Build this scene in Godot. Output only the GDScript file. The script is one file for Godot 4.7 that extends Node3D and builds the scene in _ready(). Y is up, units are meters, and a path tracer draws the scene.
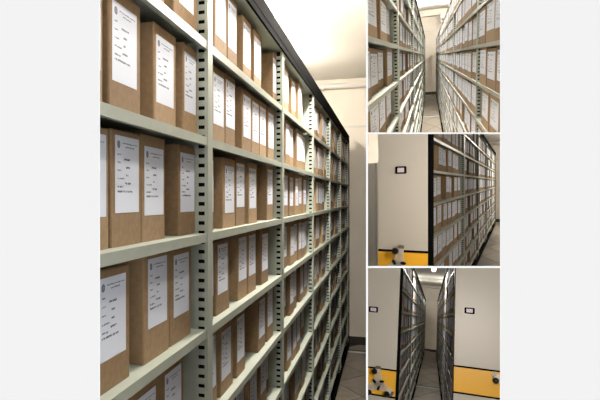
extends Node3D
# A white board wall with four openings. Behind each one lies an archive aisle with its own mobile shelving:
# a large aisle on the left, and three smaller views stacked on the right.

const F := 520.0                 # focal length in pixels of a 600 x 400 frame
const CX := 240.0                # principal point
const CY := 198.0
const EYE := Vector3(0, 2.4, 0)
const S := 0.34                  # shelf spacing
const MOST := 300                # archive boxes built one by one
var M := {}
var rooms := []
var boxes := []                  # specs of all the archive boxes, largest in view first after sorting
var taken := {}
var cache := {}
var rng := RandomNumberGenerator.new()

# ---------------------------------------------------------------- small tools
func numbered(called: String) -> String:
	var n: int = taken.get(called, 0)
	taken[called] = n + 1
	return called if n == 0 else "%s_%03d" % [called, n]

func tag(o: Node, label: String, category := "", group := "", kind := "") -> void:
	if label: o.set_meta("label", label)
	if category: o.set_meta("category", category)
	if group: o.set_meta("group", group)
	if kind: o.set_meta("kind", kind)

func new_st() -> SurfaceTool:
	var st := SurfaceTool.new()
	st.begin(Mesh.PRIMITIVE_TRIANGLES)
	return st

func box_faces(lo: Vector3, hi: Vector3) -> Array:
	return hexa([Vector3(lo.x, lo.y, lo.z), Vector3(hi.x, lo.y, lo.z), Vector3(hi.x, hi.y, lo.z), Vector3(lo.x, hi.y, lo.z),
		Vector3(lo.x, lo.y, hi.z), Vector3(hi.x, lo.y, hi.z), Vector3(hi.x, hi.y, hi.z), Vector3(lo.x, hi.y, hi.z)])

func hexa(c: Array) -> Array:    # c: four corners of one end, four of the other
	var out := []
	for q in [[0, 1, 2, 3], [4, 5, 6, 7], [0, 1, 5, 4], [1, 2, 6, 5], [2, 3, 7, 6], [3, 0, 4, 7]]:
		out.append(PackedVector3Array([c[q[0]], c[q[1]], c[q[2]], c[q[3]]]))
	return out

func prism(pts: PackedVector3Array, up: Vector3) -> Array:
	var top := PackedVector3Array()
	for p in pts: top.append(p + up)
	var out := [pts, top]
	for i in pts.size():
		var j := (i + 1) % pts.size()
		out.append(PackedVector3Array([pts[i], pts[j], top[j], top[i]]))
	return out

func clip(faces: Array, planes: Array) -> Array:     # cut a convex solid, closing the cut
	for pl: Plane in planes:
		var out := []
		var cut := PackedVector3Array()
		for poly: PackedVector3Array in faces:
			var n := PackedVector3Array()
			for i in poly.size():
				var a: Vector3 = poly[i]
				var b: Vector3 = poly[(i + 1) % poly.size()]
				var da := pl.distance_to(a)
				var db := pl.distance_to(b)
				if da <= 0.0: n.append(a)
				if (da <= 0.0) != (db <= 0.0):
					var p := a.lerp(b, da / (da - db))
					n.append(p)
					cut.append(p)
			if n.size() >= 3: out.append(n)
		if cut.size() >= 3:
			var mid := Vector3.ZERO
			for p in cut: mid += p
			mid /= cut.size()
			var ex := (cut[0] - mid).normalized()
			var ey := pl.normal.cross(ex)
			var order := []
			for p in cut: order.append([atan2((p - mid).dot(ey), (p - mid).dot(ex)), p])
			order.sort_custom(func(u, v): return u[0] < v[0])
			var cap := PackedVector3Array()
			for o in order:
				if cap.is_empty() or cap[-1].distance_to(o[1]) > 1e-5: cap.append(o[1])
			if cap.size() >= 3: out.append(cap)
		faces = out
		if faces.is_empty(): break
	return faces

func emit(st: SurfaceTool, faces: Array, off := Vector3.ZERO, uv: Variant = null, col := Color.WHITE) -> bool:
	if faces.is_empty(): return false
	var mid := Vector3.ZERO
	var k := 0
	for poly in faces:
		for p in poly:
			mid += p
			k += 1
	mid /= k
	for poly: PackedVector3Array in faces:
		var n := Vector3.ZERO
		for i in poly.size():
			n += (poly[i] - mid).cross(poly[(i + 1) % poly.size()] - mid)
		if n.length() < 1e-12: continue
		n = n.normalized()
		var c := Vector3.ZERO
		for p in poly: c += p
		var flip := n.dot(c / poly.size() - mid) < 0.0
		if flip: n = -n
		for i in range(1, poly.size() - 1):
			var tri := [poly[0], poly[i], poly[i + 1]] if flip else [poly[0], poly[i + 1], poly[i]]
			for p: Vector3 in tri:
				st.set_normal(n)
				st.set_color(col)
				st.set_uv(Vector2((p - uv[0]).dot(uv[1]), (p - uv[0]).dot(uv[2])) if uv != null else Vector2(p.x + p.z, p.y))
				st.add_vertex(p - off)
	return true

func put(called: String, mesh: Mesh, mat: Material, parent: Node) -> MeshInstance3D:
	var o := MeshInstance3D.new()
	o.name = called if parent != self else numbered(called)
	o.mesh = mesh
	if mat: o.material_override = mat
	o.cast_shadow = GeometryInstance3D.SHADOW_CASTING_SETTING_ON
	parent.add_child(o, true)
	return o

func base(called: String, r: Dictionary, at: Vector3) -> Node3D:
	var o := Node3D.new()
	o.name = numbered(called)
	add_child(o, true)
	o.transform = r.xf * Transform3D(Basis(), at)
	o.set_meta("at", at)
	return o

# one part made of several solids given in the room's own axes (x across, y up from the eye, z towards the viewer)
func part(r: Dictionary, parent: Node, called: String, solids: Array, mat: Material, at: Vector3) -> MeshInstance3D:
	var st := new_st()
	var any := false
	for f in solids:
		any = emit(st, clip(f, r.planes), at) or any
	return put(called, st.commit(), mat, parent) if any else null

func struct(r: Dictionary, called: String, solids: Array, mat: Material) -> MeshInstance3D:
	var st := new_st()
	var any := false
	for f in solids: any = emit(st, clip(f, r.planes)) or any
	if not any: return null
	var o := put(called, st.commit(), mat, self)
	o.transform = r.xf
	tag(o, "", "", "", "structure")
	return o

# a slab of the board wall or of a partition: sides run along sight lines from the middle of the hall
func splay(x0: float, x1: float, y0: float, y1: float, z0: float, z1: float) -> Array:
	var c := []
	for z: float in [z0, z1]:
		for q in [[x0, y1], [x1, y1], [x1, y0], [x0, y0]]:
			c.append(EYE + Vector3((q[0] - CX) / F, -(q[1] - CY) / F, -1.0) * z)
	return hexa(c)

func keep_right(px: float) -> Plane: return through(Vector3(-1, 0, -(px - CX) / F))
func keep_left(px: float) -> Plane: return through(Vector3(1, 0, (px - CX) / F))
func keep_below(py: float) -> Plane: return through(Vector3(0, 1, -(py - CY) / F))
func keep_above(py: float) -> Plane: return through(Vector3(0, -1, (py - CY) / F))
func through(n: Vector3) -> Plane:
	n = n.normalized()
	return Plane(n, n.dot(EYE))

func px(p: Vector3) -> Vector2:   # world point to frame
	var q := p - EYE
	return Vector2(CX + F * q.x / -q.z, CY - F * q.y / -q.z)

# a room: vanishing point of its aisle, middle of its opening, what to keep, frame rectangle of its opening
func room(vx: float, vy: float, mx: float, my: float, lean: float, planes: Array, rect: Rect2, said: String) -> Dictionary:
	var d := Vector3((vx - CX) / F, -(vy - CY) / F, -1).normalized()
	var ray := Vector3((mx - CX) / F, -(my - CY) / F, -1)
	var u := ray.cross(Vector3.UP).cross(d).normalized()
	if u.y < 0: u = -u
	u = u.rotated(d, deg_to_rad(lean))
	var xf := Transform3D(Basis(d.cross(u), u, -d), EYE)
	var local := []
	for p: Plane in planes: local.append(xf.affine_inverse() * p)
	local.append(xf.affine_inverse() * Plane(Vector3(0, 0, 1), -1.02))
	var r := {"xf": xf, "planes": local, "rect": rect, "said": said, "stretch": 1.0}
	rooms.append(r)
	return r

func seen(r: Dictionary, lo: Vector3, hi: Vector3, margin := 6.0) -> Rect2:   # frame rectangle that shows of a block
	var a := Vector2(1e9, 1e9)
	var b := -a
	for i in 8:
		var p: Vector3 = r.xf * Vector3(hi.x if i & 1 else lo.x, hi.y if i & 2 else lo.y, hi.z if i & 4 else lo.z)
		if p.z > -0.9: p.z = -0.9
		var q := px(p)
		a = a.min(q)
		b = b.max(q)
	return Rect2(a, b - a).intersection((r.rect as Rect2).grow(margin))

# ---------------------------------------------------------------- materials
func noise_tex(freq: float, lo: Color, hi: Color, seed_n: int, size := 256) -> NoiseTexture2D:
	var n := FastNoiseLite.new()
	n.seed = seed_n
	n.frequency = freq
	n.fractal_octaves = 4
	var g := Gradient.new()
	g.set_color(0, lo)
	g.set_color(1, hi)
	var t := NoiseTexture2D.new()
	t.width = size
	t.height = size
	t.seamless = true
	t.noise = n
	t.color_ramp = g
	return t

func mat(c: Color, rough := 0.6, metal := 0.0, tex: Texture2D = null, scale := 3.0) -> StandardMaterial3D:
	var m := StandardMaterial3D.new()
	m.albedo_color = c
	m.roughness = rough
	m.metallic = metal
	if tex:
		m.albedo_texture = tex
		m.uv1_triplanar = true
		m.uv1_scale = Vector3.ONE * scale
	return m

func label_tex(n: int) -> ImageTexture:      # printed archive label: crest, heading, five pairs of lines
	var g := RandomNumberGenerator.new()
	g.seed = 400 + n
	var w := 150
	var h := 240
	var im := Image.create(w, h, false, Image.FORMAT_RGB8)
	im.fill(Color(0.85, 0.875, 0.93))
	var ink := Color(0.08, 0.09, 0.13)
	for y in range(14, 40):
		for x in range(10, 30):
			var e := Vector2((x - 20) / 9.0, (y - 27) / 12.0).length()
			if e < 1.0: im.set_pixel(x, y, Color(0.33, 0.34, 0.4) if e > 0.72 or (x + y) % 3 == 0 else Color(0.62, 0.63, 0.68))
	print_words(im, g, 42, 20, 96, 4, ink.lightened(0.25))
	print_words(im, g, 62, 31, 52, 4, ink.lightened(0.2))
	var y := 56
	for k in 4:
		print_words(im, g, 14, y, [16, 18, 24, 40][k], 4, ink)
		print_words(im, g, [54, 66, 66, 60][k], y + 13, [38, 18, 16, 34][k] + g.randi_range(-4, 5), 6, ink)
		y += 25
	print_words(im, g, 14, y, 34, 5, ink)
	print_words(im, g, 14, y + 14, 92, 6, ink)
	return ImageTexture.create_from_image(im)

func print_words(im: Image, g: RandomNumberGenerator, x: int, y: int, w: int, h: int, ink: Color) -> void:
	var at := x
	while at < x + w:
		var cw := g.randi_range(2, 3)
		im.fill_rect(Rect2i(at, y + g.randi_range(0, 1), cw, h - g.randi_range(0, 1)), ink)
		at += cw + (1 if g.randf() < 0.86 else 4)

func make_materials() -> void:
	var kraft := noise_tex(0.03, Color(0.90, 0.89, 0.87), Color(1, 1, 1), 5)
	M.kraft = []
	for c in [Color(0.605, 0.505, 0.385), Color(0.58, 0.48, 0.36), Color(0.635, 0.53, 0.405), Color(0.545, 0.445, 0.33)]:
		var m := mat(c, 0.85, 0, kraft, 5.0)
		M.kraft.append(m)
	M.kraft_mixed = mat(Color(0.595, 0.495, 0.375), 0.85, 0, kraft, 5.0)
	M.kraft_mixed.vertex_color_use_as_albedo = true
	M.label = []
	for i in 5:
		var m := mat(Color(1, 1, 1), 0.75)
		m.albedo_texture = label_tex(i)
		M.label.append(m)
	M.steel = mat(Color(0.66, 0.685, 0.645), 0.42, 0.0, noise_tex(0.02, Color(0.95, 0.95, 0.94), Color(1, 1, 1), 9), 2.0)
	M.sheet = mat(Color(0.36, 0.36, 0.34), 0.5)
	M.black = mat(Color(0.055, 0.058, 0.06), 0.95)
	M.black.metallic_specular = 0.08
	M.wall = mat(Color(0.86, 0.835, 0.79), 0.9, 0, noise_tex(0.01, Color(0.96, 0.955, 0.95), Color(1, 1, 1), 12), 0.6)
	M.panel = mat(Color(0.80, 0.79, 0.77), 0.6, 0, noise_tex(0.01, Color(0.965, 0.965, 0.96), Color(1, 1, 1), 17), 0.8)
	M.partition = mat(Color(0.43, 0.38, 0.32), 0.9)  # unseen middle wall, darkened so it bounces less light into the large aisle
	M.ceiling = mat(Color(0.90, 0.885, 0.855), 0.95)
	M.skirting = mat(Color(0.20, 0.175, 0.16), 0.5)
	M.grout = mat(Color(0.24, 0.215, 0.19), 0.9)
	M.tile = []
	for i in 3:
		M.tile.append(mat([Color(0.62, 0.58, 0.53), Color(0.645, 0.605, 0.55), Color(0.595, 0.555, 0.51)][i], 0.32, 0, noise_tex(0.02, Color(0.86, 0.86, 0.85), Color(1, 1, 1), 20 + i), 1.5))
	M.rail_dark = mat(Color(0.10, 0.11, 0.11), 0.4)
	M.rail_bright = mat(Color(0.88, 0.90, 0.90), 0.35, 0.2)
	M.board = mat(Color(0.952, 0.952, 0.952), 0.95)
	M.trim = mat(Color(0.998, 0.998, 0.998), 0.95)
	M.beige = mat(Color(0.80, 0.79, 0.765), 0.38, 0, noise_tex(0.5, Color(0.955, 0.955, 0.95), Color(1, 1, 1), 31), 4.0)
	M.yellow = mat(Color(0.99, 0.76, 0.20), 0.35, 0, noise_tex(0.5, Color(0.97, 0.97, 0.96), Color(1, 1, 1), 32), 4.0)
	M.cast = mat(Color(0.83, 0.81, 0.76), 0.35, 0.1)
	M.chrome = mat(Color(0.72, 0.72, 0.70), 0.2, 0.9)
	M.knob = mat(Color(0.03, 0.03, 0.035), 0.22)
	M.plastic = mat(Color(0.80, 0.79, 0.77), 0.5)
	M.lamp_body = mat(Color(0.9, 0.9, 0.9), 0.5)
	M.glow = mat(Color(1, 1, 1), 0.5)
	M.glow.emission_enabled = true
	M.glow.emission = Color(1.0, 0.96, 0.89)
	M.glow.emission_energy_multiplier = 2.0
	var im := Image.create(48, 32, false, Image.FORMAT_RGB8)
	im.fill(Color(0.93, 0.89, 0.95))
	for q in [[5, 6, 10, 2], [20, 5, 8, 3], [34, 6, 7, 2], [5, 15, 13, 3], [22, 14, 5, 5], [31, 15, 10, 3], [6, 25, 9, 2], [23, 24, 18, 2]]:
		im.fill_rect(Rect2i(q[0], q[1], q[2], q[3]), Color(0.62, 0.56, 0.66))
	M.card = mat(Color(1, 1, 1), 0.5)
	M.card.albedo_texture = ImageTexture.create_from_image(im)

# ---------------------------------------------------------------- shelving
# o: side (-1 left, 1 right), front (distance of the shelf fronts from the aisle line), depth, uprights (t of each), levels (y of each shelf top), post (width of an upright along the aisle)
func shelving(r: Dictionary, o: Dictionary, label: String) -> Node3D:
	var sg: float = o.side
	var dep: float = o.depth
	var ups: Array = o.uprights
	var bottom: float = -r.height + 0.02
	var fas: float = o.levels[-1] + 0.33          # underside of the fascia
	var at := Vector3(sg * (o.front + dep / 2), bottom, -(ups[0] + ups[-1]) / 2)
	var t := base("mobile_shelving", r, at)
	tag(t, label, "shelving", "mobile shelving runs")
	var q := func(q0: float, q1: float, y0: float, y1: float, t0: float, t1: float) -> Array:
		var xa: float = sg * (o.front + q0)
		var xb: float = sg * (o.front + q1)
		return box_faces(Vector3(min(xa, xb), y0, -t1), Vector3(max(xa, xb), y1, -t0))
	var pw: float = o.post
	for i in ups.size() - 1:
		for y: float in o.levels:
			var lo := Vector3(min(sg * o.front, sg * (o.front + dep)), y - 0.03, -ups[i + 1])
			var hi := Vector3(max(sg * o.front, sg * (o.front + dep)), y, -ups[i])
			var s: Rect2 = seen(r, lo, hi, 2.0)
			if s.size.x <= 0 or s.size.y <= 0: continue
			var t0: float = ups[i] + 0.001
			var t1: float = ups[i + 1] - pw - 0.001
			part(r, t, "shelf", [q.call(0.0, dep, y - 0.004, y, t0, t1), q.call(0.0, 0.004, y - 0.030, y - 0.0035, t0, t1), q.call(0.004, 0.016, y - 0.030, y - 0.027, t0, t1)], M.steel, at)
	for i in ups.size():
		var t1: float = ups[i]
		var t0: float = t1 - pw
		var lo := Vector3(min(sg * o.front, sg * (o.front + dep)), bottom, -t1)
		var hi := Vector3(max(sg * o.front, sg * (o.front + dep)), fas, -t0)
		if seen(r, lo, hi, 2.0).size.x <= 0: continue
		var solids := [q.call(0.046, 0.049, bottom, fas, t0, t1), q.call(-0.003, 0.003, bottom, fas, t0, t1), q.call(0.003, 0.010, bottom, fas, t0, t0 + 0.003), q.call(0.034, 0.046, bottom, fas, t0, t0 + 0.003), q.call(0.003, 0.046, bottom, fas, t1 - 0.003, t1)]
		var y := bottom + 0.02
		while y < fas - 0.03:                       # bars between the punched slots
			if seen(r, Vector3(lo.x, y, lo.z), Vector3(hi.x, y + 0.02, hi.z), 1.0).size.y > 0:
				solids.append(q.call(0.010, 0.034, y, y + 0.0205, t0, t0 + 0.003))
			y += 0.034
		var u := part(r, t, "upright", solids, M.steel, at)
		if u:
			part(r, u, "slot_shade", [q.call(0.004, 0.045, bottom, fas, t0 + 0.007, t0 + 0.012)], M.black, at)  # black plate added to stand for the shade inside the slots
			part(r, u, "side_panel", [q.call(0.050, dep, bottom, fas, t0 + 0.004, t0 + 0.008)], M.steel, at)
	part(r, t, "back_panel", [q.call(dep, dep + 0.004, bottom, fas, ups[0], ups[-1])], M.sheet, at)  # dark grey puts the deep shade behind the boxes into the colour
	part(r, t, "top_panel", [q.call(-0.004, dep + 0.004, fas, fas + 0.012, ups[0] - pw, ups[-1])], M.steel, at)
	if not o.has("bare"): part(r, t, "fascia", [q.call(-0.016, -0.004, fas - 0.005, fas + 0.11, ups[0] - pw, ups[-1] + 0.02), q.call(-0.018, -0.016, fas + 0.03, fas + 0.045, ups[0] - pw, ups[-1] + 0.02)], M.black, at)
	part(r, t, "plinth", [q.call(-0.012, dep, -r.height + 0.001, bottom, ups[0] - pw, ups[-1]), q.call(-0.014, -0.004, bottom, bottom + 0.09, ups[0] - pw, ups[-1])], M.black, at)
	part(r, t, "end_gasket", [q.call(-0.016, 0.0, bottom, fas, ups[-1] + 0.002, ups[-1] + 0.02 * r.stretch), q.call(0.0, dep, bottom, fas, ups[-1] + 0.002, ups[-1] + 0.006)], M.black, at)
	return t

var ORD := ["first", "second", "third", "fourth", "fifth", "sixth", "seventh", "eighth", "ninth", "tenth", "eleventh", "twelfth"]

# boxes of one bay and level; spans: [t0, t1] of each front
func add_boxes(r: Dictionary, o: Dictionary, bay: int, level: int, spans: Array) -> void:
	var y: float = o.levels[level]
	var n := 0
	for sp in spans:
		n += 1
		var w: float = sp[1] - sp[0]
		var h := 0.299 + rng.randf_range(-0.008, 0.008)
		var back := rng.randf_range(0.026, 0.042) if rng.randf() < 0.85 else rng.randf_range(0.045, 0.075)
		if o.has("bare") or o.has("flush"): back = rng.randf_range(0.003, 0.014)
		if sp.size() > 2: back = sp[2]
		var dep: float = min(0.25, o.depth - back - 0.015)
		var front: float = o.side * (o.front + back)
		var lo := Vector3(min(front, front + o.side * dep), y, -sp[1])
		var hi := Vector3(max(front, front + o.side * dep), y + h, -sp[0])
		var flo := Vector3(front - 0.001, y, -sp[1])
		var fhi := Vector3(front + 0.001, y + h, -sp[0])
		var tint := rng.randi_range(0, 3)
		var art := rng.randi_range(0, 4)
		var lab_shift := rng.randf_range(-0.3, 0.3)
		var lab_drop := rng.randf_range(0.014, 0.034)
		var lab := rng.randf_range(0.80, 0.9)
		var yaw := rng.randf_range(-0.005, 0.005)
		var vis: Rect2 = seen(r, flo, fhi, 0.0)
		if vis.size.x <= 0 or vis.size.y <= 0:
			n -= 1
			if seen(r, lo, hi, 1.0).size.x <= 0 or seen(r, lo, hi, 1.0).size.y <= 0: continue
		var row: int = o.levels.size() - level
		var bays: String = ["nearest bay", "second bay", "third bay", "fourth bay", "fifth bay", "sixth bay", "seventh bay"][bay]
		var said := "cardboard archive box, %s in %s, %s shelf from top, %s" % [ORD[clampi(n - 1, 0, 11)], bays, ORD[clampi(row - 1, 0, 11)], o.said]
		boxes.append({"r": r, "o": o, "front": front, "y": y, "t": (sp[0] + sp[1]) / 2, "w": w, "h": h, "d": dep, "tint": tint, "art": art, "shift": lab_shift, "drop": lab_drop, "lab": lab, "yaw": yaw,
			"area": vis.size.x * vis.size.y * (0.6 if lo.y > 0.9 else 1.0), "said": said, "group": "archive boxes in the " + str(o.said), "lo": lo, "hi": hi})

func fill_bay(r: Dictionary, o: Dictionary, bay: int, level: int) -> void:
	var k: float = r.stretch
	var t: float = o.uprights[bay] + 0.012 * k
	var end: float = o.uprights[bay + 1] - o.post - 0.006 * k
	var spans := []
	var dense: float = o.get("dense", 0.5)
	t += rng.randf_range(0, 0.05) * k
	while true:
		var w := (0.150 + rng.randf_range(-0.004, 0.004)) * k
		if t + w > end: break
		spans.append([t, t + w])
		t += w + (0.0055 * k if rng.randf() < dense else rng.randf_range(0.015, 0.085) * k)
		if rng.randf() > 0.95: t += 0.14 * k
	add_boxes(r, o, bay, level, spans)

func box_solid(w: float, h: float, d: float) -> Array:       # front at x = 0, standing on y = 0
	var f := box_faces(Vector3(-d, 0, -w / 2), Vector3(0, h, w / 2))
	var e := 0.0025
	var pl := []
	for s in [-1.0, 1.0]:
		var n := Vector3(1, 0, s).normalized()
		pl.append(Plane(n, n.dot(Vector3(0, 0, s * w / 2)) - e))
		n = Vector3(0, 1, s).normalized()
		pl.append(Plane(n, n.dot(Vector3(0, h, s * w / 2)) - e))
	var n2 := Vector3(1, 1, 0).normalized()
	pl.append(Plane(n2, n2.dot(Vector3(0, h, 0)) - e))
	return clip(f, pl)

func build_boxes() -> void:
	boxes.sort_custom(func(a, b): return a.area > b.area)
	var rest := {}
	for i in boxes.size():
		var b: Dictionary = boxes[i]
		var r: Dictionary = b.r
		var left: bool = b.o.side < 0
		var own := Transform3D(Basis(Vector3.UP, (0.0 if left else PI) + b.yaw), Vector3(b.front, b.y + 0.0005, -b.t))
		var lw: float = min(b.w * b.lab, 0.128 * r.stretch)
		var lh := 0.198
		var lz: float = (b.w - lw) * 0.5 * b.shift * 1.4
		var ltop: float = b.h - b.drop
		var cutting := false
		for pl: Plane in r.planes:
			for c in 8:
				if pl.distance_to(Vector3(b.hi.x if c & 1 else b.lo.x, b.hi.y if c & 2 else b.lo.y, b.hi.z if c & 4 else b.lo.z)) > -0.01: cutting = true
		var key := "%.3f %.3f %.3f" % [b.w, b.h, b.d]
		var single: bool = i < MOST
		var local := []
		if cutting or not single:
			var inv := own.affine_inverse()
			if cutting:
				for pl: Plane in r.planes: local.append(inv * pl)
		var body := clip(box_solid(b.w, b.h, b.d), local) if not (single and not cutting and cache.has(key)) else []
		var lab_faces := clip(box_faces(Vector3(0, ltop - lh, lz - lw / 2), Vector3(0.0007, ltop, lz + lw / 2)), local)
		var uv := [Vector3(0, ltop, lz + lw / 2), Vector3(0, 0, -1.0 / lw), Vector3(0, -1.0 / lh, 0)]
		if single:
			var mesh: Mesh
			if not cutting and cache.has(key): mesh = cache[key]
			else:
				var st := new_st()
				if not emit(st, body): continue
				mesh = st.commit()
				if not cutting: cache[key] = mesh
			var n := Node3D.new()
			n.name = numbered("archive_box")
			add_child(n, true)
			n.transform = r.xf * own
			tag(n, b.said, "box", b.group)
			put("body", mesh, M.kraft[b.tint], n)
			var ls := new_st()
			if emit(ls, lab_faces, Vector3.ZERO, uv): put("label", ls.commit(), M.label[b.art], n)
		else:
			var id: String = b.group
			if not rest.has(id): rest[id] = {"r": r, "body": new_st(), "label": new_st(), "said": b.o.said}
			var world := func(fs: Array) -> Array:
				var out := []
				for poly: PackedVector3Array in fs: out.append(own * poly)
				return out
			var v: float = 0.86 + 0.07 * b.tint
			emit(rest[id].body, world.call(body), Vector3.ZERO, null, Color(v, v, v * 0.98))
			emit(rest[id].label, world.call(lab_faces), Vector3.ZERO, [own * (uv[0] as Vector3), own.basis * (uv[1] as Vector3), own.basis * (uv[2] as Vector3)])
	for id in rest:
		var g: Dictionary = rest[id]
		var mesh: ArrayMesh = g.body.commit()
		mesh.surface_set_material(0, M.kraft_mixed)
		g.label.commit(mesh)
		if mesh.get_surface_count() > 1: mesh.surface_set_material(1, M.label[1])
		var o := put("distant_archive_boxes", mesh, null, self)
		o.transform = g.r.xf
		tag(o, "many small distant archive boxes further along the " + g.said, "boxes", "", "stuff")

# ---------------------------------------------------------------- end panel with band, wheel and number plate
# x0, x1 across, t of the face, band y0..y1; parts hang on the shelving thing
func end_panel(r: Dictionary, t: Node3D, x0: float, x1: float, face: float, y0: float, y1: float, y2: float, gasket: float) -> void:
	var at: Vector3 = t.get_meta("at")
	var low: float = -r.height + 0.03
	part(r, t, "end_panel", [box_faces(Vector3(x0, y1 + 0.012, -face - 0.03), Vector3(x1, y2, -face))], M.beige, at)
	part(r, t, "end_band", [box_faces(Vector3(x0, y0 + 0.012, -face - 0.03), Vector3(x1, y1 - 0.012, -face))], M.yellow, at)
	part(r, t, "end_kick_panel", [box_faces(Vector3(x0, low, -face - 0.03), Vector3(x1, y0 - 0.012, -face))], M.beige, at)
	for y: float in [y0, y1]:
		part(r, t, "black_strip", [box_faces(Vector3(x0, y - 0.012, -face - 0.03), Vector3(x1, y + 0.012, -face + 0.002))], M.black, at)
	part(r, t, "edge_gasket", [box_faces(Vector3(min(gasket, x1 if gasket > x1 else x0), low, -face - 0.16), Vector3(max(gasket, x1 if gasket > x1 else x0), y2, -face - 0.002))], M.black, at)

func number_plate(r: Dictionary, t: Node3D, x: float, y: float, face: float, w: float, h: float) -> void:
	var at: Vector3 = t.get_meta("at")
	var p := part(r, t, "number_plate", [prism(PackedVector3Array([Vector3(x - w / 2 + 0.008, y - h / 2, -face), Vector3(x + w / 2 - 0.008, y - h / 2, -face), Vector3(x + w / 2, y - h / 2 + 0.008, -face), Vector3(x + w / 2, y + h / 2 - 0.008, -face),
		Vector3(x + w / 2 - 0.008, y + h / 2, -face), Vector3(x - w / 2 + 0.008, y + h / 2, -face), Vector3(x - w / 2, y + h / 2 - 0.008, -face), Vector3(x - w / 2, y - h / 2 + 0.008, -face)]), Vector3(0, 0, 0.014))], M.black, at)
	var st := new_st()
	var cw := w * 0.62
	var ch := h * 0.6
	emit(st, clip(box_faces(Vector3(x - cw / 2, y - ch / 2, -face + 0.014), Vector3(x + cw / 2, y + ch / 2, -face + 0.0155)), r.planes), at, [Vector3(x - cw / 2, y + ch / 2, 0), Vector3(1 / cw, 0, 0), Vector3(0, -1 / ch, 0)])
	put("card", st.commit(), M.card, p)

func wheel(r: Dictionary, t: Node3D, x: float, y: float, face: float, turn: float, size: float) -> void:
	var at: Vector3 = t.get_meta("at")
	var hub := Vector3(x, y, -face) - at
	# three-armed cast plate, convex pieces so that it can be cut like the rest; slots are real gaps between the bars
	var rot := func(p: Vector3, a: float) -> Vector3: return Vector3(x, y, -face) + p.rotated(Vector3.BACK, a) * size
	var solids := []
	var z0 := 0.16
	var quad := func(a: float, p: Array) -> Array:
		var pts := PackedVector3Array()
		for v in p: pts.append(rot.call(Vector3(v[0], v[1], z0), a))
		return prism(pts, Vector3(0, 0, 0.07 * size))
	for k in 3:
		var a := turn + k * TAU / 3
		solids.append(quad.call(a, [[-0.36, 0.0], [0.0, -0.34], [0.36, 0.0], [0.26, 0.34], [-0.26, 0.34]]))      # root of the arm
		var w0 := 0.25
		for j in 3:                                                                                            # bars between the slots
			var ya := 0.34 + j * 0.13
			solids.append(quad.call(a, [[-w0 + 0.1 * j * 0.35, ya + 0.055], [w0 - 0.1 * j * 0.35, ya + 0.055], [w0 - 0.1 * j * 0.35 - 0.02, ya + 0.13], [-w0 + 0.1 * j * 0.35 + 0.02, ya + 0.13]]))
			for e in [-1.0, 1.0]:
				var xo := w0 - 0.035 * j
				solids.append(quad.call(a, [[e * xo, ya], [e * (xo - 0.07), ya], [e * (xo - 0.07), ya + 0.056], [e * xo, ya + 0.056]]))
		solids.append(quad.call(a, [[-0.185, 0.73], [0.185, 0.73], [0.17, 1.0], [0.12, 1.06], [-0.12, 1.06], [-0.17, 1.0]]))
	var w := part(r, t, "hand_wheel", solids, M.cast, at)
	if w == null: return
	tag(w, "pale grey three-armed hand wheel with black knobs")
	for k in 3:
		var a := turn + k * TAU / 3
		# knob: turned shape standing out from the end of the arm
		var ctr: Vector3 = rot.call(Vector3(-0.22 if k < 2 else 0.22, 0.80, 0.0), a)
		var prof := [[0.0, 0.26], [0.10, 0.26], [0.10, 0.36], [0.165, 0.40], [0.195, 0.50], [0.17, 0.60], [0.12, 0.66], [0.0, 0.68]]
		var ks := []
		for j in range(1, prof.size() - 2):
			var low := PackedVector3Array()
			var c8 := []
			for s in 12:
				var d := Vector3(cos(s * TAU / 12), sin(s * TAU / 12), 0)
				c8.append([ctr + (d * prof[j][0] + Vector3(0, 0, prof[j][1])) * size, ctr + (d * prof[j + 1][0] + Vector3(0, 0, prof[j + 1][1] + 0.0005)) * size])
				low.append(c8[-1][0])
			var f := [low]
			var top := PackedVector3Array()
			for s in 12: top.append(c8[s][1])
			f.append(top)
			for s in 12: f.append(PackedVector3Array([c8[s][0], c8[(s + 1) % 12][0], c8[(s + 1) % 12][1], c8[s][1]]))
			ks.append(f)
		part(r, w, "knob", ks, M.knob, at)
		# chrome clip at the tip
		part(r, w, "grip_clip", [prism(PackedVector3Array([rot.call(Vector3(-0.12, 0.98, 0.22), a), rot.call(Vector3(0.20, 0.98, 0.22), a), rot.call(Vector3(0.20, 1.16, 0.22), a), rot.call(Vector3(-0.12, 1.16, 0.22), a)]), Vector3(0, 0, 0.12 * size))], M.chrome, at)
		# dark oval boss between the arms
		var oc: Vector3 = rot.call(Vector3(-0.26, 0.13, 0.23), a)
		var pts := PackedVector3Array()
		for s in 12: pts.append(oc + Vector3(cos(s * TAU / 12) * 0.09, sin(s * TAU / 12) * 0.16, 0).rotated(Vector3.BACK, a + 0.6) * size)
		part(r, w, "boss", [prism(pts, Vector3(0, 0, 0.03 * size))], M.knob, at)
	part(r, w, "axle", [box_faces(Vector3(x - 0.12 * size, y - 0.12 * size, -face), Vector3(x + 0.12 * size, y + 0.12 * size, -face + z0 * size))], M.knob, at)

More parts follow.
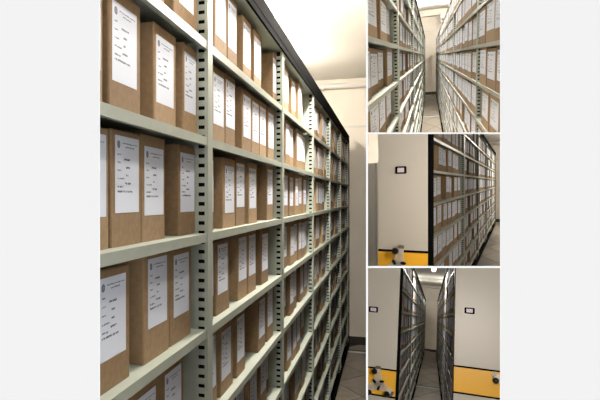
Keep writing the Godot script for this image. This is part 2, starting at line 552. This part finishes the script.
# ---------------------------------------------------------------- setting of an aisle
func tiles(r: Dictionary, a0: float, a1: float, t0: float, t1: float, ca: float, ct: float, ha: float, ht: float) -> void:
	var fl := struct(r, "floor", [box_faces(Vector3(a0, -r.height - 0.08, -t1), Vector3(a1, -r.height - 0.006, -t0))], M.grout)
	var n := 0
	for i in range(-40, 41):
		for j in range(-40, 41):
			if (i + j) % 2 == 0: continue
			var c := Vector3(ca + i * ha, -r.height - 0.006, -(ct + j * ht))
			if -c.z < t0 + ht or -c.z > t1 - ht * 0.5: continue
			var s: Rect2 = seen(r, c - Vector3(ha, 0, ht), c + Vector3(ha, 0.001, ht), 1.0)
			if s.size.x <= 0.5 or s.size.y <= 0.3: continue
			var g := 0.975
			var pts := PackedVector3Array([c + Vector3(-ha * g, 0, 0), c + Vector3(0, 0, ht * g), c + Vector3(ha * g, 0, 0), c + Vector3(0, 0, -ht * g)])
			var f := clip(prism(pts, Vector3(0, 0.006, 0)), r.planes)
			var st := new_st()
			if emit(st, f) and n < 120:
				put("tile", st.commit(), M.tile[posmod(i * 7 + j * 3 + i * j, 3)], fl)
				n += 1

func rail(r: Dictionary, a0: float, a1: float, t: float, k: float) -> void:
	var at := Vector3((a0 + a1) / 2, -r.height, -t)
	var o := base("floor_rail", r, at)
	tag(o, "dark floor track with bright edge, " + r.said + r.rails[0], "floor track", "floor tracks for the shelving")
	r.rails.remove_at(0)
	part(r, o, "channel", [box_faces(Vector3(a0, -r.height, -t - 0.07 * k), Vector3(a1, -r.height + 0.006, -t))], M.rail_dark, at)
	part(r, o, "bright_edge", [box_faces(Vector3(a0, -r.height, -t + 0.001), Vector3(a1, -r.height + 0.010, -t + 0.05 * k))], M.rail_bright, at)

func back_wall(r: Dictionary, a0: float, a1: float, t: float, panel_y: float, ceil_y: float, k: float) -> void:
	struct(r, "wall_back", [box_faces(Vector3(a0, -r.height - 0.1, -t - 0.1), Vector3(a1, ceil_y + 0.1, -t)),
		box_faces(Vector3(a0, -r.height, -t), Vector3(a1, panel_y, -t + 0.03))], M.wall)
	struct(r, "trim_back", [box_faces(Vector3(a0, panel_y, -t), Vector3(a1, panel_y + 0.022, -t + 0.045)), box_faces(Vector3(a0, panel_y - 0.012, -t + 0.03), Vector3(a1, panel_y, -t + 0.034))], M.panel)
	struct(r, "baseboard_back", [box_faces(Vector3(a0, -r.height, -t + 0.03), Vector3(a1, -r.height + 0.13, -t + 0.045))], M.skirting)

func pipe(r: Dictionary, a0: float, a1: float, y: float, t: float, rad: float) -> void:
	var at := Vector3((a0 + a1) / 2, y, -t)
	var o := base("wall_pipe", r, at)
	tag(o, "cream conduit pipe under the ceiling on the end wall, " + r.said, "pipe", "conduit pipes")
	var pts := PackedVector3Array()
	for s in 14: pts.append(Vector3(a0, y + cos(s * TAU / 14) * rad, -t + sin(s * TAU / 14) * rad))
	part(r, o, "pipe", [prism(pts, Vector3(a1 - a0, 0, 0))], M.plastic, at)
	for f in [0.15, 0.5, 0.85]:
		var xa: float = lerp(a0, a1, f)
		part(r, o, "bracket", [box_faces(Vector3(xa, y - rad * 1.3, -t - rad), Vector3(xa + 0.03, y + rad * 1.3, -t + rad * 1.15))], M.plastic, at)

# hanging strip lamp: housing, glowing diffuser, area light just below it; up: share of light thrown on the ceiling
func strip_lamp(r: Dictionary, a: float, y: float, t0: float, t1: float, w: float, energy: float, up: float, said: String, tubes := 0) -> void:
	var at := Vector3(a, y, -(t0 + t1) / 2)
	var o := base("aisle_or_fill_lamp", r, at)  # also carries the added fill lamps
	tag(o, said, "lamp", "strip lamps above the aisles")
	part(r, o, "housing", [box_faces(Vector3(a - w * 0.35, y + 0.02, -t1), Vector3(a + w * 0.35, y + 0.06, -t0))], M.lamp_body, at)
	part(r, o, "diffuser", [box_faces(Vector3(a - w / 2, y, -t1), Vector3(a + w / 2, y + 0.02, -t0))], M.glow, at)
	for f in [0.2, 0.8]:
		var tt: float = lerp(t0, t1, f)
		part(r, o, "hanger", [box_faces(Vector3(a - 0.006, y + 0.06, -tt - 0.006), Vector3(a + 0.006, r.ceil, -tt + 0.006))], M.lamp_body, at)
	for k in tubes:                   # the added fill lamps shine all round
		var b := OmniLight3D.new()
		b.name = "fill_light"
		b.light_size = 0.08
		b.light_color = Color(1.0, 0.97, 0.925)
		b.light_energy = energy / tubes
		b.omni_range = 60.0
		b.omni_attenuation = 2.0
		b.shadow_enabled = true
		o.add_child(b, true)
		b.position = Vector3(0, -0.10, (t1 - t0) * ((k + 0.5) / tubes - 0.5))
	for s in [0, 1]:
		if tubes > 0 or (s == 1 and up <= 0.0): continue
		var l := AreaLight3D.new()
		l.name = "strip_light" if s == 0 else "strip_uplight"
		l.area_size = Vector2(w, t1 - t0)
		l.light_color = Color(1.0, 0.97, 0.925)
		l.light_energy = energy * (1.0 if s == 0 else up)
		l.area_range = 60.0
		l.shadow_enabled = true
		o.add_child(l, true)
		l.transform = Transform3D(Basis(Vector3.RIGHT, -PI / 2 if s == 0 else PI / 2), Vector3(0, -0.012 if s == 0 else 0.075, 0))

# ================================================================ scene
func _ready() -> void:
	rng.seed = 20240
	# camera
	var cam := Camera3D.new()
	cam.name = "camera"
	cam.projection = Camera3D.PROJECTION_FRUSTUM
	cam.near = 0.05
	cam.far = 200.0
	cam.size = 0.05 * 400.0 / F
	cam.frustum_offset = Vector2((300.0 - CX) / F, -(200.0 - CY) / F) * 0.05
	add_child(cam)
	cam.position = EYE
	cam.current = true
	# even white daylight in front of the board wall
	var e := Environment.new()
	var sm := ProceduralSkyMaterial.new()
	for p in ["sky_top_color", "sky_horizon_color", "ground_bottom_color", "ground_horizon_color"]: sm.set(p, Color(1, 1, 1))
	sm.sky_energy_multiplier = 1.0
	sm.ground_energy_multiplier = 1.0
	sm.sun_angle_max = 0.0
	var sky := Sky.new()
	sky.sky_material = sm
	e.sky = sky
	e.background_mode = Environment.BG_SKY
	e.tonemap_mode = Environment.TONE_MAPPER_LINEAR
	e.tonemap_exposure = 1.0
	e.sdfgi_enabled = true
	e.ssao_enabled = true
	e.ssil_enabled = true
	var we := WorldEnvironment.new()
	we.name = "environment"
	we.environment = e
	add_child(we)
	# energies of the lamps in the four aisles, and of the two added fill lamps at the side
	var LAMP := {"large": 7.0, "upper": 14.0, "middle": 6.0, "lower": 10.0, "side": 3.3}
	make_materials()

	# ------------------------------------------------------------ the four aisles
	var A := room(388, 198, 240, 198, 0.0, [keep_left(366.4)], Rect2(100, 0, 266, 400), "large left view")
	A.height = 2.4
	A.ceil = 1.97
	A.stretch = 1.0
	A.rails = [", by the end wall"]
	var B := room(429.5, 56, 434, 66, 0.0, [keep_right(367.6), keep_left(540), keep_above(132.9)], Rect2(368, 0, 132, 132.4), "upper right view")
	B.height = 2.6
	B.ceil = 3.02
	B.stretch = 4.05
	B.rails = [", nearest the viewer", ", by the end wall"]
	var C := room(515, 182, 434, 200, 0.0, [keep_right(367.6), keep_left(540), keep_below(133.5), keep_above(266.5)], Rect2(368, 134, 132, 132), "middle right view")
	C.height = 1.81
	C.ceil = 1.85
	C.stretch = 2.86
	C.rails = [", nearest the viewer", ", by the end wall"]
	var E := room(432.5, 319, 434, 334, 1.5, [keep_right(367.6), keep_left(540), keep_below(267.5)], Rect2(368, 268, 132, 132), "lower right view")
	E.height = 2.2
	E.ceil = 2.3
	E.stretch = 3.56
	E.rails = [", nearest the viewer", ", middle one", ", by the end wall"]

	# ------------------------------------------------------------ board wall with four openings
	var wst := new_st()
	for q in [[-900, 99, -1100, 1300], [501, 1300, -1100, 1300], [99, 366, -1100, -8], [99, 366, 408, 1300], [368, 501, -1100, -8], [368, 501, 408, 1300]]:
		emit(wst, splay(q[0], q[1], q[2], q[3], 0.985, 1.0))
	tag(put("wall_front", wst.commit(), M.board, self), "", "", "", "structure")
	var tr := new_st()
	for q in [[99, 100, -8, 408], [500, 501, -8, 408], [366, 368, -1100, 1300], [368, 500, 132.4, 134], [368, 500, 266, 268]]:
		emit(tr, splay(q[0], q[1], q[2], q[3], 0.983, 1.0))
	tag(put("trim_1", tr.commit(), M.trim, self), "", "", "", "structure")
	# added partitions behind it; lower divider runs forward to block the lower side lamp
	for q in [["wall_middle", 366.5, 367.5, -1100, 1300, 1.0, 42.0], ["wall_right", 560, 562, -1100, 1300, 1.0, 44.0], ["wall_divider_upper", 367.6, 560, 132.95, 133.45, 2.3, 42.0], ["wall_divider_lower", 367.6, 560, 266.6, 267.4, 1.0, 42.0]]:
		var st := new_st()
		emit(st, splay(q[1], q[2], q[3], q[4], q[5], q[6]))
		tag(put(q[0], st.commit(), M.partition if q[0] == "wall_middle" else M.wall, self), "", "", "", "structure")

	# large aisle
	struct(A, "ceiling", [box_faces(Vector3(-2.5, A.ceil, -9.2), Vector3(1.5, A.ceil + 0.1, -0.3))], M.ceiling)
	struct(A, "wall_left", [box_faces(Vector3(-2.5, -A.height - 0.1, -9.2), Vector3(-2.4, A.ceil + 0.1, -0.3))], M.wall)
	back_wall(A, -2.5, 1.0, 8.75, 1.17, A.ceil, 1.0)
	tiles(A, -2.5, 1.5, 0.3, 8.75, -0.289, 7.27, 0.36, 0.41)
	rail(A, -2.3, 0.6, 8.30, 1.0)
	pipe(A, -2.3, 0.2, 1.84, 8.66, 0.045)
	# upper aisle
	struct(B, "ceiling", [box_faces(Vector3(-9, B.ceil, -41.0), Vector3(18, B.ceil + 0.1, -0.6))], M.ceiling)
	back_wall(B, -9, 18, 40.0, 1.65, B.ceil, 3.8)
	tiles(B, -4, 9, 9.0, 40.0, 0.2, 21.0, 0.45, 1.66)
	rail(B, -0.3, 0.44, 24.8, 4.0)
	rail(B, -0.3, 0.44, 38.4, 4.0)
	struct(B, "trim_beam", [box_faces(Vector3(-9, 2.63, -40.0), Vector3(18, B.ceil, -39.4))], M.wall)
	# middle aisle
	struct(C, "ceiling", [box_faces(Vector3(-13, C.ceil, -27), Vector3(9, C.ceil + 0.1, -14))], M.ceiling)
	back_wall(C, -13, 9, 26.5, 1.01, C.ceil, 2.65)
	tiles(C, -3, 9, 6.0, 26.5, 0.0, 12.0, 0.36, 1.03)
	rail(C, -0.8, 0.8, 12.2, 2.8)
	rail(C, -0.8, 0.8, 19.8, 2.8)
	pipe(C, -0.8, 0.8, 1.73, 26.2, 0.05)
	# lower aisle
	struct(E, "ceiling", [box_faces(Vector3(-9, E.ceil, -41), Vector3(18, E.ceil + 0.1, -18))], M.ceiling)
	back_wall(E, -9, 18, 40.0, 1.30, E.ceil, 3.2)
	tiles(E, -4, 9, 0.6, 40.0, 0.1, 18.0, 0.42, 1.5)
	rail(E, -0.46, 0.31, 19.0, 3.5)
	rail(E, -0.46, 0.31, 29.2, 3.5)
	rail(E, -0.46, 0.31, 38.6, 3.0)
	pipe(E, -0.46, 0.6, 2.18, 39.6, 0.07)

	# ------------------------------------------------------------ shelving
	var lv := func(top: float, n: int) -> Array:
		var out := []
		for i in n: out.append(top - (n - 1 - i) * S)
		return out
	var sA := {"side": -1.0, "front": 0.6146, "depth": 0.30, "post": 0.05, "levels": lv.call(0.555, 9), "uprights": [0.915, 1.787, 3.134, 4.481, 5.828, 7.176, 8.523], "said": "large left view"}
	shelving(A, sA, "long grey-green steel shelving run full of boxes in the large left view")
	var sB := {"side": -1.0, "front": 0.286, "depth": 0.30, "post": 0.19, "levels": lv.call(0.806, 10), "uprights": [0.5, 5.62, 11.05, 16.5, 21.95, 27.4, 32.85, 38.0], "said": "upper view left shelving"}
	shelving(B, sB, "grey-green steel shelving run left of the aisle in the upper right view")
	var sB2 := {"side": 1.0, "front": 0.422, "depth": 0.30, "post": 0.06, "levels": lv.call(0.741, 10), "uprights": [0.2, 5.6, 11.05, 16.5, 21.95, 27.4, 32.85, 38.0], "said": "upper view right shelving", "dense": 0.92, "bare": true}
	shelving(B, sB2, "densely packed shelving run right of the aisle in the upper right view")
	var sC := {"side": -1.0, "front": 0.742, "depth": 0.30, "post": 0.13, "levels": lv.call(0.81, 8), "uprights": [5.62, 9.45, 13.3, 17.15, 21.0, 24.85], "said": "middle right view"}
	var tC := shelving(C, sC, "shelving run with pale end panel and yellow band in the middle right view")
	var sE := {"side": -1.0, "front": 0.45, "depth": 0.30, "post": 0.16, "levels": lv.call(0.757, 9), "uprights": [8.6, 13.3, 18.1, 22.9, 27.7, 32.5, 37.3], "said": "lower view left shelving"}
	var tE := shelving(E, sE, "shelving run with pale end panel left of the aisle in the lower right view")
	var sE2 := {"side": 1.0, "front": 0.296, "depth": 0.30, "post": 0.16, "levels": lv.call(0.807, 9), "uprights": [8.6, 13.3, 18.1, 22.9, 27.7, 32.5, 37.3], "said": "lower view right shelving", "dense": 0.95, "flush": true}
	var tE2 := shelving(E, sE2, "shelving run with wide pale end panel right of the aisle in the lower right view")
	# end panels, plates and hand wheels
	end_panel(C, tC, -1.25, -0.762, 5.42, -1.07, -0.69, 1.25, -0.728)
	number_plate(C, tC, -1.02, 0.132, 5.42, 0.105, 0.075)
	wheel(C, tC, -1.04, -0.83, 5.42, -0.12, 0.18)
	end_panel(E, tE, -1.2, -0.479, 8.35, -1.18, -0.80, 1.25, -0.443)
	number_plate(E, tE, -0.849, 0.053, 8.35, 0.135, 0.085)
	wheel(E, tE, -0.725, -1.01, 8.35, 0.05, 0.215)
	end_panel(E, tE2, 0.304, 1.4, 8.35, -0.98, -0.62, 1.25, 0.296)
	number_plate(E, tE2, 0.497, 0.17, 8.35, 0.135, 0.085)
	wheel(E, tE2, 1.0, -0.80, 8.35, 0.95, 0.215)

	# ------------------------------------------------------------ archive boxes
	var near := {
		"0 8": [[1.17, 1.42], [1.49, 1.695]],
		"0 7": [[0.925, 1.074, 0.036], [1.101, 1.265, 0.034], [1.348, 1.507, 0.036], [1.569, 1.717, 0.036]],
		"0 6": [[0.945, 1.101, 0.045], [1.111, 1.268, 0.045], [1.271, 1.423, 0.048], [1.531, 1.695, 0.044]],
		"0 5": [[1.045, 1.205, 0.034], [1.285, 1.453, 0.036], [1.458, 1.635, 0.038]],
		"0 4": [[1.02, 1.18], [1.211, 1.381], [1.388, 1.569]],
		"1 8": [[1.881, 2.04], [2.05, 2.19], [2.285, 2.431], [2.490, 2.640], [2.93, 3.08]],
		"1 7": [[1.85, 2.01], [2.018, 2.160], [2.27, 2.431], [2.44, 2.593], [2.605, 2.755], [2.80, 2.95]],
		"1 6": [[1.80, 1.872], [1.984, 2.158], [2.170, 2.318], [2.385, 2.55], [2.776, 2.94]],
		"1 5": [[1.80, 1.868], [1.897, 2.074], [2.204, 2.357], [2.374, 2.53], [2.646, 2.806]],
		"1 4": [[1.80, 1.911], [1.954, 2.128], [2.184, 2.324], [2.571, 2.732], [2.78, 2.93]]}
	for lvl in sA.levels.size():
		for bay in sA.uprights.size() - 1:
			var key := "%d %d" % [bay, lvl]
			if near.has(key):
				var spans := []
				for sp in near[key]:          # measured on a plane 22 mm behind the shelf edge
					var back: float = sp[2] if sp.size() > 2 else 0.034
					var m: float = (sA.front + back) / (sA.front + 0.022)
					spans.append([max(sp[0] * m, sA.uprights[bay] + 0.004), min(sp[1] * m, sA.uprights[bay + 1] - 0.056), back])
				add_boxes(A, sA, bay, lvl, spans)
			else: fill_bay(A, sA, bay, lvl)
	for q in [[B, sB], [B, sB2], [C, sC], [E, sE], [E, sE2]]:
		for lvl in q[1].levels.size():
			for bay in q[1].uprights.size() - 1: fill_bay(q[0], q[1], bay, lvl)
	build_boxes()

	# ------------------------------------------------------------ small things
	var un := base("wall_unit", B, Vector3(0.87, 2.4, -39.0))
	tag(un, "small pale grey box unit under the beam in the upper right view", "wall unit")
	part(B, un, "casing", [box_faces(Vector3(0.70, 2.1, -39.4), Vector3(1.06, 2.75, -38.8))], M.plastic, Vector3(0.87, 2.4, -39.0))
	part(B, un, "grille", [box_faces(Vector3(0.76, 2.2, -38.8), Vector3(1.0, 2.35, -38.78))], M.sheet, Vector3(0.87, 2.4, -39.0))
	var nb := base("neighbour_cabinet", C, Vector3(-2.6, -C.height, -9.6))
	tag(nb, "beige ribbed cabinet side behind the pale end panel in the middle right view", "cabinet")
	for i in 14:
		part(C, nb, "panel", [box_faces(Vector3(-3.6 + i * 0.15, -C.height, -10.0), Vector3(-3.46 + i * 0.15, 0.37, -9.6))], M.beige, Vector3(-2.6, -C.height, -9.6))
	struct(C, "wall_side", [box_faces(Vector3(-5.0, -C.height, -12.6), Vector3(-1.3, C.ceil, -12.5))], M.wall)

	# ------------------------------------------------------------ lamps
	strip_lamp(A, -0.17, 1.12, 1.2, 2.0, 0.08, LAMP.large * 0.175, 0.0, "hanging strip lamp above the near end of the large left aisle")
	strip_lamp(A, -0.27, 1.55, 2.6, 3.9, 0.10, LAMP.large * 1.15, 0.22, "hanging strip lamp above the middle of the large left aisle")
	strip_lamp(A, -0.25, 1.60, 3.95, 4.15, 0.10, LAMP.large * 0.75, 0.0, "short bare tube lamp at the middle of the large left aisle", 1)  # added fill that brightens the end wall and far floor
	strip_lamp(A, -1.55, 1.80, 5.0, 7.6, 0.16, LAMP.large * 0.65, 1.0, "strip lamp over the next aisle behind the large left shelving", 2)  # added out of sight to brighten the ceiling and end wall
	for k in 4:
		var t: float = [3.0, 8.5, 14.0, 20.0][k]
		strip_lamp(B, 0.05, 2.75, t, t + 4.0 + k * 0.3, 0.25, LAMP.upper * [1.3, 2.2, 3.0, 4.2][k], 0.3, "%s strip lamp above the aisle of the upper right view" % ORD[k])
	for k in 2:
		strip_lamp(B, [-1.3, 1.5][k], 2.85, 30.0, 37.0, 0.25, LAMP.upper * 1.3, 0.0, "strip lamp over the next aisle, %s of the upper right view" % ["left", "right"][k], 2)  # added fill hidden by the shelf tops, brightens far ceiling and wall
	for k in 3:
		var t := 7.0 + k * 6.0
		strip_lamp(C, 0.35 + k * 0.15, 0.085 * t, t, t + 2.5, 0.2, LAMP.middle * (0.15 + 0.6 * k), 0.0, "%s strip lamp beside the aisle of the middle right view" % ORD[k])  # fill lamps added out of view to light the shelf fronts
	strip_lamp(C, 0.95, 1.72, 20.0, 24.0, 0.2, LAMP.middle * 1.2, 0.0, "bare tube lamp at the far end of the middle right view", 2)  # added out of view to lift the far ceiling
	strip_lamp(C, -1.45, 0.58, 7.0, 8.6, 0.12, LAMP.middle * 0.16, 0.0, "strip lamp behind the end panel of the middle right view", 1)  # added fill for the cabinet front
	strip_lamp(C, -2.3, 0.75, 10.6, 11.6, 0.12, LAMP.middle * 0.5, 0.0, "strip lamp over the ribbed cabinet of the middle right view", 1)  # added to whiten the strip of wall over the cabinet
	for k in 2:
		var t: float = [14.0, 22.0][k]
		strip_lamp(E, 0.0, 0.0925 * t, t, t + 1.6, 0.10, LAMP.lower * [0.2, 0.25][k], 0.0, "%s strip lamp over the aisle of the lower right view" % ["nearer", "farther"][k], 1)  # fill added under the divider to lift the dark shelves
	for k in 2:
		strip_lamp(E, [-1.4, 1.3][k], 2.15, 30.0, 36.0, 0.25, LAMP.lower * [0.45, 0.9][k], 0.0, "strip lamp over the next aisle, %s of the lower right view" % ["left", "right"][k], 2)  # unseen fill added behind the shelf tops for the far ceiling
	# two unseen fill lamps added at the side to brighten the end panels
	for k in 2:
		var yy: float = [150.0, 330.0][k]
		var p := EYE + Vector3((553.0 - CX) / F, -(yy - CY) / F, -1) * 3.4
		var o := Node3D.new()
		o.name = numbered("side_fill_lamp")
		add_child(o, true)
		o.position = p
		o.look_at_from_position(p, EYE + Vector3((420.0 - CX) / F, -(yy + 20 - CY) / F, -1) * 6.0)
		tag(o, "%s square panel lamp on the side wall beside the right views" % ["upper", "lower"][k], "lamp", "added fill panels beside the right views")
		var st := new_st()
		emit(st, box_faces(Vector3(-0.2, -0.2, 0.01), Vector3(0.2, 0.2, 0.05)))
		put("housing", st.commit(), M.lamp_body, o)
		st = new_st()
		emit(st, box_faces(Vector3(-0.18, -0.18, 0.0), Vector3(0.18, 0.18, 0.01)))
		put("diffuser", st.commit(), M.glow, o)
		var l := AreaLight3D.new()
		l.name = "panel_light"
		l.area_size = Vector2(0.36, 0.36)
		l.light_color = Color(1.0, 0.965, 0.92)
		l.light_energy = LAMP.side * [1.5, 4.4][k]
		l.area_range = 60.0
		l.shadow_enabled = true
		o.add_child(l, true)
		l.position = Vector3(0, 0, -0.01)
	var said := {}
	for c in get_children():
		if c.has_meta("label"):
			if said.has(c.get_meta("label")): print("twice: ", c.name, " ", c.get_meta("label"))
			said[c.get_meta("label")] = 1
	print("boxes ", boxes.size(), " smallest single ", boxes[min(MOST, boxes.size()) - 1].area)
